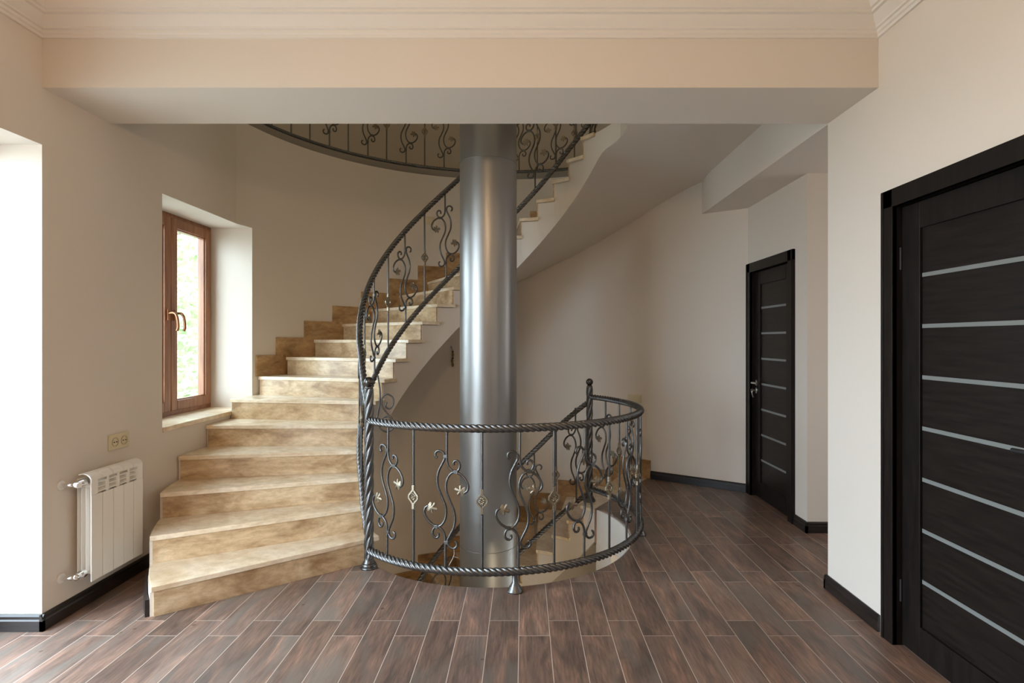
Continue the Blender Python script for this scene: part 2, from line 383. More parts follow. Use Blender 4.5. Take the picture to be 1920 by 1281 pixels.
# right wall of the hall with the near door opening
DY0, DY1 = 1.70, 2.62
w = MB()
w.box(XR, 1.95, -4.2, DY0, 0, 3.06); w.box(XR, 1.95, DY1, D2, 0, 3.06); w.box(XR, 1.95, DY0, DY1, 2.03, 3.06)
w.box(1.95, 2.0, 1.5, 2.85, 0, 2.2)
tag(w.build('wall_right', M_WALL), kind='structure', label='cream wall on the right beside the near dark door')
w = MB()
w.prism([(2.034, 4.088), (3.6, 4.088), (3.6, 4.25), (2.16, 4.25), (2.16, 4.30), (2.034, 4.30)], 0, 2.7)
w.box(2.034, 2.25, 4.30, 5.13, 2.03, 2.7); w.box(2.034, 2.25, 5.13, 5.30, 0, 2.7); w.box(2.18, 2.25, 4.25, 5.2, 0, 2.1)
w.box(1.95, 3.6, D2 - 0.25, D2, 0, 2.7)
w.box(3.95, 4.0, 2.9, 4.3, 0, 2.7); w.box(3.5, 4.0, 2.9, 2.95, 0, 2.7); w.box(3.5, 4.0, 4.25, 4.3, 0, 2.7); w.box(3.5, 4.0, 2.9, 4.3, 2.66, 2.7); w.box(3.5, 4.0, 2.9, 4.3, -0.05, 0)
tag(w.build('wall_far_right', M_WALL), kind='structure', label='cream pier and wall around the far dark door')
# rear of the hall, behind the camera
w = MB(); w.box(-2.7, 2.0, -4.2, -4.0, 0, 3.1)
tag(w.build('wall_rear', M_WALL), kind='structure', label='rear wall of the hall behind the camera')

# ceilings and beams
tag(MB().box(-2.7, 2.0, -4.2, D1, 3.03, 3.2).build('ceiling', M_CEIL), kind='structure', label='white ceiling of the hall')
tag(MB().box(XL - 0.3, XR + 0.3, D1, D2, ZB, 3.2).build('trim_2', M_WALL), kind='structure', label='wide cream ceiling beam across the hall above the stair')
w = MB(); w.box(XR, 3.6, D2, 5.485, ZB - 0.004, 3.2)
tag(w.build('trim_3', M_WALL), kind='structure', label='lower cream beam running back over the far door')
uh = [pol(a, 0.944) for a in range(147, 321, 3)] + [pol(-40, 0.944)] + [pol(a, RW + 0.04) for a in [-55, -50, -45, -40, -35] + list(range(-30, 131, 3))] + [pol(132.7, RW + 0.04), spos(20.883, 0.99), spos(20.883, 0.0)]
UF = [(-3.6, D2), (3.6, D2), (3.6, 8.6), (-3.6, 8.6)]
def clampD(p): return (p[0], max(p[1], D2 + 0.02))
uh = [clampD(p) for p in uh]
uh2 = []
for p in uh:
    if not uh2 or (abs(p[0] - uh2[-1][0]) + abs(p[1] - uh2[-1][1])) > 1e-4: uh2.append(p)
tag(MB().slab(UF, [uh2], 2.91, H).build('ceiling', M_WALL), kind='structure', label='underside of the upper landing around the stair')
# upper storey shell
w = MB()
w.box(-3.8, -3.6, 2.6, 8.8, H, 6.0); w.box(3.6, 3.8, 2.6, 8.8, H, 6.0); w.box(-3.8, 3.8, 2.4, 2.6, H, 6.0)
w.box(-3.8, 3.8, 8.6, 8.8, H, 6.0)
w.box(-3.8, 3.8, 2.4, 8.8, 6.0, 6.2); w.box(-3.8, 3.8, 2.4, D2, 3.2, 3.25)
arcwall(w, -20, 150, H, 6.0, 3.05, 3.2)
tag(w.build('wall_upper', M_WALL, smooth=True, angle=25), kind='structure', label='cream walls of the upper storey seen past the gallery railing')
w = MB()
arcwall(w, 12, 128, ZG - 0.001, ZG + 0.075, RW + 0.03, RW + 0.2)  # added band, its dark colour stands in for the darker wall beyond
tag(w.build('trim_4', mat('gallery_dark_band', (0.30, 0.27, 0.23), 0.6), smooth=True, angle=25), kind='structure', label='added dark band at the upper gallery edge, standing for the darker wall beyond')

# cornices
PR = [(0, 2.815), (0.012, 2.815), (0.014, 2.828), (0.022, 2.832), (0.024, 2.845), (0.034, 2.848), (0.036, 2.856), (0.044, 2.862), (0.058, 2.876), (0.068, 2.893), (0.084, 2.895), (0.086, 2.906), (0.097, 2.909), (0.104, 2.922), (0.118, 2.936), (0.130, 2.955), (0.145, 2.958), (0.150, 2.975), (0.165, 2.98), (0.17, 3.03), (0, 3.03)]
c = MB()
pts = []
for p, z in PR:
    pts.append([(XL + p, -4.0, z), (XL + p, D1 - p, z), (XR - p, D1 - p, z), (XR - p, -4.0, z)])
n = len(PR)
vs = [q for row in pts for q in row]; fs = []
for i in range(n - 1):
    for j in range(3): fs.append((i * 4 + j, i * 4 + j + 1, (i + 1) * 4 + j + 1, (i + 1) * 4 + j))
c.add(vs, fs)
tag(c.build('trim_5', M_CEIL, smooth=True, angle=25), kind='structure', label='white moulded cornice below the ceiling')

# skirting boards
def skirt(mb, p0, p1, inward, h=0.078, t=0.016):
    # p0 -> p1 floor line of the wall face; inward = unit vector into the room
    prof = [(0, 0), (t, 0), (t, h * 0.62), (t * 0.8, h * 0.72), (t * 0.8, h * 0.88), (t * 0.35, h), (0, h)]
    vs = []; k = len(prof)
    for p in (p0, p1):
        for d, z in prof: vs.append((p[0] + inward[0] * d, p[1] + inward[1] * d, z + 0.001))
    fs = [(i, (i + 1) % k, k + (i + 1) % k, k + i) for i in range(k)] + [tuple(range(k)), tuple(range(2 * k - 1, k - 1, -1))]
    mb.add(vs, fs)
b = MB(); skirt(b, (XL, D1 - 0.016), (XL, 4.2), (1, 0)); skirt(b, (-2.66, D1), (XL + 0.016, D1), (0, -1))
skirt(b, (XL, -4.0), (XL, 0.5), (1, 0))
tag(b.build('baseboard_left', M_SKIRT), kind='structure', label='dark skirting board under the radiator')
b = MB(); skirt(b, (XR, DY1 + 0.075), (XR, D2 + 0.016), (-1, 0)); skirt(b, (XR - 0.016, D2), (1.95, D2), (0, 1)); skirt(b, (XR, -4.0), (XR, DY0 - 0.08), (-1, 0))
tag(b.build('baseboard_right', M_SKIRT), kind='structure', label='dark skirting board beside the near door')
b = MB(); skirt(b, (2.034 - 0.016, 4.088), (3.6, 4.088), (0, -1)); skirt(b, (2.034, 4.088 - 0.016), (2.034, 4.266), (-1, 0))
tag(b.build('baseboard_far_right', M_SKIRT), kind='structure', label='dark skirting board wrapping the pier by the far door')
b = MB(); dv = Vector((2.034 - pE[0], 5.162 - pE[1])).normalized(); skirt(b, pE, (2.034, 5.162), (-dv.y * 1.0 if False else dv.y, -dv.x))
tag(b.build('baseboard_back', M_SKIRT), kind='structure', label='dark skirting board on the wall behind the stairwell')
b = MB(); q0 = pol(-37.6, RO + 0.001)
pa = [pol(a, RO + 0.004) for a in range(-38, -17, 2)]; pb = [pol(a, RO + 0.02) for a in range(-38, -17, 2)]
b.prism(pa + pb[::-1], 0.001, 0.085)
tag(b.build('baseboard_stair', M_SKIRT), kind='structure', label='short dark skirting against the plastered side of the first step')

# ------------------------------------------------------------------ flights of stairs
def flight(z0, label, first, group, k_first=1):
    root = empty('staircase', (*pol(-38, 1.5), z0), label, 'staircase', group)
    # plastered body
    vs = []; fs = []
    sub = 3; ks = []
    kend = 23.6 if z0 == 0 else 20.84
    k = k_first
    segs = []
    while k < 20:
        for i in range(sub): segs.append((k + i / sub, k + (i + 1) / sub, k * RISE - 0.031))
        k += 1
    for i in range(12): segs.append((20 + (kend - 20) * i / 12, 20 + (kend - 20) * (i + 1) / 12, H - 0.031))
    lowest = -0.2 if z0 == 0 else -0.0
    def soff(k, s):
        zi = (ai(k) + 47.5) / 9.29 * RISE - 0.40; zo = (ao(k) + 47.5) / 9.29 * RISE - 0.32
        v = max(zi + (zo - zi) * s, lowest); w_ = 0.03; q = (2.912 - v) / w_
        return v if q > 30 else 2.912 - w_ * math.log(1 + math.exp(q))
    NS = 6
    m = NS + 1
    knots = [segs[0][0]] + [q[1] for q in segs]
    def P3(kk, j, z): x, y = spos(kk, j / NS); return (x, y, z + z0)
    def zb_(kk, j, cap=9): return min(soff(kk, j / NS), cap)
    body = MB()
    # underside: one smooth twisted sheet
    vs = [P3(kk, j, zb_(kk, j, max(0.11, lowest + 0.01) if kk < k_first + 1 else 9)) for kk in knots for j in range(m)]
    fs = [(i * m + j, (i + 1) * m + j, (i + 1) * m + j + 1, i * m + j + 1) for i in range(len(segs)) for j in range(NS)]
    body.add(vs, fs)
    zprev = None
    for (ka, kb, zt) in segs:
        body.add([P3(ka, j, zt) for j in range(m)] + [P3(kb, j, zt) for j in range(m)], [(j, m + j, m + j + 1, j + 1) for j in range(NS)])
        for j in (0, NS): body.add([P3(ka, j, zb_(ka, j, zt - 0.005)), P3(kb, j, zb_(kb, j, zt - 0.005)), P3(kb, j, zt), P3(ka, j, zt)], [(0, 1, 2, 3)])
        zl = zprev if zprev is not None else None
        if zl is None: body.add([P3(ka, j, zb_(ka, j)) for j in range(m)] + [P3(ka, j, zt) for j in range(m)], [(j, j + 1, m + j + 1, m + j) for j in range(NS)])
        elif abs(zl - zt) > 1e-6: body.add([P3(ka, j, zl) for j in range(m)] + [P3(ka, j, zt) for j in range(m)], [(j, j + 1, m + j + 1, m + j) for j in range(NS)])
        zprev = zt
    kk = segs[-1][1]
    body.add([P3(kk, j, zb_(kk, j)) for j in range(m)] + [P3(kk, j, zprev) for j in range(m)], [(j, j + 1, m + j + 1, m + j) for j in range(NS)])
    me_o = body.build('plaster_body', M_WALL)
    bm = bmesh.new(); bm.from_mesh(me_o.data)
    bmesh.ops.remove_doubles(bm, verts=bm.verts, dist=0.0003)
    bmesh.ops.recalc_face_normals(bm, faces=bm.faces)
    bm.to_mesh(me_o.data); bm.free()
    for p in me_o.data.polygons: p.use_smooth = True
    me_o.data.set_sharp_from_angle(angle=rad(28))
    at(me_o, root)
    for k in range(k_first, 21):
        # tread slab with a nosing
        zt = k * RISE + z0; th = 0.028
        kb = k + 1.02 if k < 20 else 20.88
        n = 4
        s0, s1 = -0.024, 0.998
        front = [Vector(spos(k, s0)), Vector(spos(k, s1))]
        fd = (front[1] - front[0]).normalized(); nr = Vector((fd.y, -fd.x))
        bk = Vector(spos(k + 0.5, 0.5)) - Vector(spos(k, 0.5))
        if nr.dot(bk) > 0: nr = -nr
        fa = front[0] + nr * 0.02; fb = front[1] + nr * 0.02
        poly = [tuple(fa), tuple(fb)] + [spos(k + (kb - k) * i / n, s1) for i in range(0, n + 1)] + [spos(k + (kb - k) * i / n, s0) for i in range(n, -1, -1)]
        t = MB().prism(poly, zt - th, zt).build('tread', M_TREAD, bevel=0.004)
        at(t, root)
        # riser
        ra, rb = Vector(spos(k, 0.004)), Vector(spos(k, 0.987))
        poly = [tuple(ra), tuple(rb), tuple(rb + nr * 0.012), tuple(ra + nr * 0.012)]
        zb = (k - 1) * RISE + z0
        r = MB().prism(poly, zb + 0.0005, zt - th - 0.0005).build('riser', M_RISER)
        at(r, root)
    for k in range(7, 21):
        st = ao(k) - 3.2; en = ao(k + 1) + 0.6 if k < 20 else 133.8
        if k == 20 and z0 == 0: continue
        if z0 == 0 and k == 7: st = math.degrees(math.atan2(4.76 - CY, 2.05))
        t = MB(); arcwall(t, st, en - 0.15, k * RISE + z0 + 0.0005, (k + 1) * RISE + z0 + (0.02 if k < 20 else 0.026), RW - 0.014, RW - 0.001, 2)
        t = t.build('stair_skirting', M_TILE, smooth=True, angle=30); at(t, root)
    return root
flight(0.0, 'spiral flight of beige travertine steps climbing left of the grey column', 1, None)
flight(-H, 'lower spiral flight of travertine steps seen down through the round opening', 1, None)

# ------------------------------------------------------------------ wrought iron
def catmull(P, step):
    P = [Vector(p) for p in P]; P = [P[0] * 2 - P[1]] + P + [P[-1] * 2 - P[-2]]
    out = []
    for i in range(1, len(P) - 2):
        n = max(2, int((P[i + 1] - P[i]).length / step))
        for j in range(n):
            t = j / n; a, b_, c_, d = P[i - 1], P[i], P[i + 1], P[i + 2]
            out.append(0.5 * ((2 * b_) + (c_ - a) * t + (2 * a - 5 * b_ + 4 * c_ - d) * t * t + (3 * b_ - a - 3 * c_ + d) * t ** 3))
    out.append(P[-2]); return out
BH = 0.785
QS = 0.001035
def Z(x, y): return ((x - 661) * QS, 0.0, BH / 2 + (727 - y) * QS)     # traced strands, metres
def spiral(cx, cy, r0, r1, a0, a1, n=9): return [(cx + (r0 + (r1 - r0) * i / n) * math.cos(rad(a0 + (a1 - a0) * i / n)), cy + (r0 + (r1 - r0) * i / n) * math.sin(rad(a0 + (a1 - a0) * i / n))) for i in range(n + 1)]
def leaf_mesh(mb, base, ang, size):
    # five-lobed leaf, domed and thick
    ca, sa = math.cos(ang), math.sin(ang)
    out = []
    lob = [(0, 0.0), (0.10, -0.10), (0.22, -0.42), (0.40, -0.34), (0.44, -0.18), (0.66, -0.52), (0.86, -0.30), (0.74, -0.12), (1.12, -0.14), (1.22, 0.06), (1.06, 0.18), (0.74, 0.12), (0.84, 0.32), (0.64, 0.52), (0.44, 0.18), (0.36, 0.38), (0.20, 0.40), (0.10, 0.10)]
    n = len(lob)
    def T(u, v, w):
        v = v * 1.25
        return (base[0] + size * (u * ca - v * sa), w, base[2] + size * (u * sa + v * ca))
    vs = [T(u, v, -0.002 + 0.006 * (abs(v))) for u, v in lob] + [T(u, v, 0.002 + 0.006 * abs(v)) for u, v in lob] + [T(0.55, 0, -0.008), T(0.55, 0, 0.004)]
    fs = []
    for i in range(n):
        j = (i + 1) % n
        fs += [(i, j, n + j, n + i), (j, i, 2 * n), (n + i, n + j, 2 * n + 1)]
    mb.add(vs, fs)
BR = 0.0076
def make_scroll():
    root = bpy.data.objects.new('baluster', None)
    m = MB()
    kw = dict(R=BR, sides=8, square=True, pitch=0.038)
    half = []
    # top bar, bends right into the small collar and ends in an upright curl
    half.append([(666, 335), (665, 440), (665, 505), (672, 545), (694, 571), (716, 577), (733, 563), (738, 540), (728, 522), (712, 519), (703, 530), (706, 543)])
    # left S strand: curl at top, long S, lower arc to the leaf
    half.append([(612, 508), (602, 500), (601, 482), (614, 470), (634, 471), (648, 484), (653, 507), (638, 540), (620, 575), (611, 618), (616, 665), (636, 712), (657, 762), (661, 805), (650, 845), (624, 872), (592, 870), (558, 845), (538, 808), (542, 780), (560, 766)])
    strands = []
    for h in half:
        strands.append(h); strands.append([(1322 - x, 1454 - y) for x, y in h])
    for st in strands:
        st = [Z(min(x, 1e9), y) for x, y in st]
        st = [(p[0], p[1], min(max(p[2], 0.0), BH)) for p in st]
        m.sweep(catmull(st, 0.0028), **kw)
    bars = m.build('scroll_bar', M_IRON, smooth='all')
    col = []
    for (x, y, a) in ((659, 497, 0), (717, 578, 10), (663, 957, 0), (605, 876, 10)):
        p = Z(x, y); col.append(MB().box(p[0] - 0.012, p[0] + 0.012, -0.0085, 0.0085, p[2] - 0.010, p[2] + 0.010).build('collar', M_IRON, bevel=0.002))
    lf = []
    for sgn in (0, 1):
        m = MB(); x, y = (552, 768) if sgn == 0 else (1322 - 552, 1454 - 768)
        leaf_mesh(m, Z(x, y), rad(-18) if sgn == 0 else rad(162), 0.054)
        lf.append(m.build('leaf', M_PATINA, smooth=True, angle=60))
    return bars, col, lf
def make_diamond():
    m = MB()
    c = BH / 2 - 0.005; hh = 0.050; ww = 0.034; he = 0.068
    bar = [(0, 0, -0.001 + 0.002 * i) for i in range(int((c - he) / 0.002))]
    m.sweep(bar, BR, 8, square=True, pitch=0.038)
    bar = [(0, 0, c + he + 0.002 * i) for i in range(int((BH - c - he) / 0.002) + 1)]
    m.sweep(bar, BR, 8, square=True, pitch=0.038)
    b = m.build('twisted_bar', M_IRON, smooth='all')
    d = MB()
    d.box(-0.008, 0.008, -0.008, 0.008, c + hh - 0.012, c + he); d.box(-0.008, 0.008, -0.008, 0.008, c - he, c - hh + 0.012)
    o = [(0, hh), (ww, 0.010), (ww, -0.010), (0, -hh), (-ww, -0.010), (-ww, 0.010)]; i_ = [(0, hh - 0.017), (ww - 0.010, 0.006), (ww - 0.010, -0.006), (0, -hh + 0.017), (-ww + 0.010, -0.006), (-ww + 0.010, 0.006)]
    for t0, t1, ins in ((-0.006, 0.006, 0),):
        n = 6; vs = [(x, t0, c + z) for x, z in o] + [(x, t1, c + z) for x, z in o] + [(x, t0, c + z) for x, z in i_] + [(x, t1, c + z) for x, z in i_]
        fs = []
        for k in range(n):
            j = (k + 1) % n
            fs += [(k, j, n + j, n + k), (2 * n + k, 3 * n + k, 3 * n + j, 2 * n + j), (k, 2 * n + k, 2 * n + j, j), (n + k, n + j, 3 * n + j, 3 * n + k)]
        d.add(vs, fs)
    dm = d.build('diamond', M_PATINA, bevel=0.0015)
    r = MB(); r.sphere((0, 0, c), 0.006, 8, 6)
    for k in range(8):
        a = PI / 4 * k + PI / 8; R_ = 0.018 if k % 2 == 0 else 0.015
        p0 = (0.005 * math.cos(a), 0, c + 0.005 * math.sin(a) * 1.3); p1 = (R_ * math.cos(a), 0, c + R_ * math.sin(a) * 1.5)
        r.sweep([p0, tuple((p0[i] + p1[i]) / 2 for i in range(3)), p1], 0.0042, 6, taper=lambda t: 0.5 + 0.9 * math.sin(PI * (0.15 + 0.7 * t)))
    rz = r.build('rosette', M_PATINA, smooth='all')
    return b, dm, rz
PS = make_scroll(); PD = make_diamond()
used = {'s': False, 'd': False}
def place(kind, parent, p, alpha, dz=0.0):
    """one baluster standing at p; alpha = mathematical angle of its place on the circle"""
    T = Matrix.Translation(Vector((p[0], p[1], p[2])) - parent.location) @ Matrix.Rotation(alpha + PI / 2, 4, 'Z')
    if kind == 's': main, subs = PS[0], PS[1] + PS[2]
    else: main, subs = PD[0], [PD[1], PD[2]]
    mm = main.copy(); COL.objects.link(mm); mm.name = 'scroll_baluster' if kind == 's' else 'diamond_baluster'; mm.parent = parent; mm.matrix_local = T
    for s_ in subs:
        c_ = s_.copy(); COL.objects.link(c_); c_.parent = mm; c_.matrix_local = Matrix.Identity(4)
    return mm
def rope(name, path, R, parent, lobes=4, pitch=0.135, depth=0.36, m=None):
    o = MB().sweep(path, R, lobes * 8, lobes=lobes, depth=depth, pitch=pitch).build(name, m or M_IRON, smooth='all')
    return at(o, parent)
def newel(parent, x, y, z0, z1):
    n = int((z1 - z0) / 0.006)
    o = rope('newel_post', [(x, y, z0 + (z1 - z0) * i / n) for i in range(n + 1)], 0.029, parent, 4, 0.36, 0.30)
    b = MB().lathe([(0.050, z0 + 0.0008), (0.052, z0 + 0.008), (0.049, z0 + 0.013), (0.046, z0 + 0.014), (0.046, z0 + 0.021), (0.042, z0 + 0.024), (0.041, z0 + 0.031), (0.036, z0 + 0.034), (0.035, z0 + 0.041), (0.029, z0 + 0.046), (0.028, z0 + 0.06)], x, y, 32).build('base_collar', M_IRON, smooth=True, angle=50)
    s_ = MB().lathe([(0.024, z1 - 0.002), (0.026, z1 + 0.004), (0.020, z1 + 0.010), (0.018, z1 + 0.014)], x, y, 24).sphere((x, y, z1 + 0.038), 0.031, 24, 16).build('ball_finial', M_IRONBALL, smooth='all')
    for q in (b, s_):
        q.parent = o
    return o
RB = 1.03
NA = (-0.939, 3.455); NB = (0.565, 4.89)
aA = math.atan2(NA[1] - CY, NA[0] - CX); aB = math.atan2(NB[1] - CY, NB[0] - CX)
rA = math.hypot(NA[0] - CX, NA[1] - CY); rB = math.hypot(NB[0] - CX, NB[1] - CY)
ZT, ZBm = 0.897, 0.110
br = empty('balustrade', (-0.1, 3.12, 0), 'low curved wrought iron balustrade standing around the round floor opening', 'railing')
def circ(z, n=360):
    out = []
    for i in range(n + 1):
        t = i / n; a = aA + (aB - aA) * t
        r = RB + (rA - RB) * max(0, 1 - t * 8) + (rB - RB) * max(0, 1 - (1 - t) * 8)
        out.append((CX + r * math.cos(a), CY + r * math.sin(a), z))
    return out
rope('handrail', circ(ZT, 760), 0.0238, br); rope('bottom_rail', circ(ZBm, 760), 0.0238, br)
newel(br, NA[0], NA[1], 0.0, 1.09); newel(br, NB[0], NB[1], 0.0, 0.985)
for i in range(1, 16):
    t = i / 16.0; a = aA + (aB - aA) * t
    r = RB + (rA - RB) * max(0, 1 - t * 8) + (rB - RB) * max(0, 1 - (1 - t) * 8)
    place('s' if i % 2 else 'd', br, (CX + r * math.cos(a), CY + r * math.sin(a), ZBm), a)
for a in (rad(-81.5), rad(-5.9)):
    x, y = CX + RB * math.cos(a), CY + RB * math.sin(a)
    o = MB().lathe([(0.043, 0.0008), (0.044, 0.006), (0.040, 0.010), (0.039, 0.016), (0.033, 0.021), (0.032, 0.028), (0.025, 0.034), (0.024, 0.041), (0.017, 0.05), (0.0165, 0.10)], x, y, 32).build('foot', M_IRON, smooth=True, angle=50)
    at(o, br)
def stair_rail(zoff, phis, kinds, label, a0, a1, p0=None, p1=None):
    root = empty('stair_railing', (*pol(60, 0.96), zoff + pitch(60)), label, 'railing')
    N = 860
    def path(dz):
        out = []
        for i in range(N + 1):
            t = i / N; ph = a0 + (a1 - a0) * t; r = 0.957
            if p0: r += (p0 - r) * max(0, 1 - t * 10) ** 1.5
            if p1: r += (p1 - r) * max(0, 1 - (1 - t) * 12) ** 1.5
            x, y = pol(ph, r); out.append((x, y, pitch(ph) + dz + zoff))
        return out
    rope('handrail', path(0.905), 0.0225, root); rope('bottom_rail', path(0.12), 0.0225, root)
    for ph, k in zip(phis, kinds):
        x, y = pol(ph, 0.957); place(k, root, (x, y, pitch(ph) + 0.12 + zoff), rad(180 - ph))
    return root
ph = [23.4 + 12.1 * i for i in range(-4, 10)]; kd = ['d' if i % 2 == 0 else 's' for i in range(-4, 10)]
sr = stair_rail(0, ph, kd, 'wrought iron railing sweeping up the inner edge of the climbing flight', -42.5, 139, rA, 1.0)
def pz(x, y, D=4.24): px = 600 + x / 2.973; py = 694 + y / 2.973; return ((px - 982) * D / 1068, D, 1.38 + (638.5 - py) * D / 1068)
m = MB()
for st in ([(322, 30), (334, 110), (333, 180), (324, 240), (312, 290)],
           [(372, 178), (366, 205), (388, 216), (408, 190), (406, 155), (376, 135), (348, 152), (344, 195), (368, 235), (398, 268), (414, 300), (405, 328), (372, 344), (340, 328), (334, 296), (352, 268), (380, 257), (402, 270)]):
    m.sweep(catmull([pz(*q) for q in st], 0.004), 0.0068, 8, square=True, pitch=0.04)
at(m.build('scroll_ornament', M_IRON, smooth='all'), sr)
xn, yn = pol(140, 1.02); newel(sr, xn, yn, H + 0.0005, H + 1.05)
stair_rail(-H, ph, kd, 'wrought iron railing descending behind the grey column into the basement', -42.5, 134.4, rA, rB)
# gallery railing
gr = empty('gallery_railing', (*pol(60, RW + 0.06), ZG), 'wrought iron railing along the curved edge of the upper gallery', 'railing')
RG = RW + 0.055
rope('bottom_rail', [(*pol(10 + 116 * i / 1000, RG), ZG + 0.095) for i in range(1001)], 0.0225, gr)
rope('handrail', [(*pol(10 + 116 * i / 600, RG), ZG + 0.095 + BH) for i in range(601)], 0.0225, gr)
for i in range(-7, 14):
    p_ = 50.2 + 5.45 * i; x, y = pol(p_, RG)
    place('s' if i % 2 == 0 else 'd', gr, (x, y, ZG + 0.095), rad(180 - p_))
    if i in (-6, 0, 6, 12):
        at(MB().lathe([(0.024, ZG + 0.001), (0.022, ZG + 0.01), (0.014, ZG + 0.02), (0.014, ZG + 0.09)], x, y, 16).build('foot', M_IRON, smooth=True), gr)
for q in list(PS[2]) + list(PS[1]) + [PS[0], PD[0], PD[1], PD[2]]:
    bpy.data.objects.remove(q)

# twig of wire hanging from the balustrade scroll
tw = MB(); px = Vector((-0.385, 3.135, 0.235))
tw.sweep([px, px + Vector((0.002, 0, -0.035)), px + Vector((-0.008, 0, -0.06)), px + Vector((-0.028, 0, -0.095))], 0.0013, 5)
tw.sweep([px + Vector((0, 0, -0.045)), px + Vector((0.022, 0, -0.052))], 0.0008, 4)
tag(tw.build('loose_wire', mat('pale_wire', (0.6, 0.57, 0.5), 0.5)), 'thin pale wire dangling from a scroll of the balustrade', 'wire')

# ------------------------------------------------------------------ added fill lamp shaped as a pendant, unseen above the camera
pl = empty('fill_pendant', (-0.25, 0.20, 3.03), 'added round pendant fill lamp, out of view, warming the ceiling beam', 'lamp')
mb = bpy.data.materials.new('warm_fill_bulb'); mb.use_nodes = True; q = mb.node_tree.nodes['Principled BSDF']; q.inputs['Emission Color'].default_value = (1, 0.66, 0.36, 1); q.inputs['Emission Strength'].default_value = 168
m = MB(); m.sphere((-0.25, 0.20, 2.40), 0.09, 20, 14); at(m.build('bulb', mb, smooth='all'), pl)
m = MB(); m.lathe([(0.06, 3.0), (0.06, 3.029)], -0.25, 0.20, 20); m.lathe([(0.006, 2.48), (0.006, 3.0)], -0.25, 0.20, 8); at(m.build('fill_lamp_cord', M_STEEL, smooth=True), pl)
# ------------------------------------------------------------------ column
cr = 0.207; ccx, ccy = -0.258, 4.15
colm = empty('column', (ccx, ccy, -H), 'thick smooth grey metal column rising through the stairwell', 'column')
at(MB().lathe([(cr, -H), (cr, 2.65), (cr + 0.0005, 2.655), (cr, 2.66), (cr, 5.99)], ccx, ccy, 96).build('shaft', M_COL, smooth=True, angle=60), colm)
for z in (2.658, -0.097):
    n = 96
    m = MB(); m.sweep([(ccx + (cr + 0.0002) * math.cos(2 * PI * i / n), ccy + (cr + 0.0002) * math.sin(2 * PI * i / n), z + 0.0012 * math.sin(i * 1.7)) for i in range(n + 1)], 0.0024, 6, cap=False)
    at(m.build('weld_seam', M_SEAM, smooth='all'), colm)

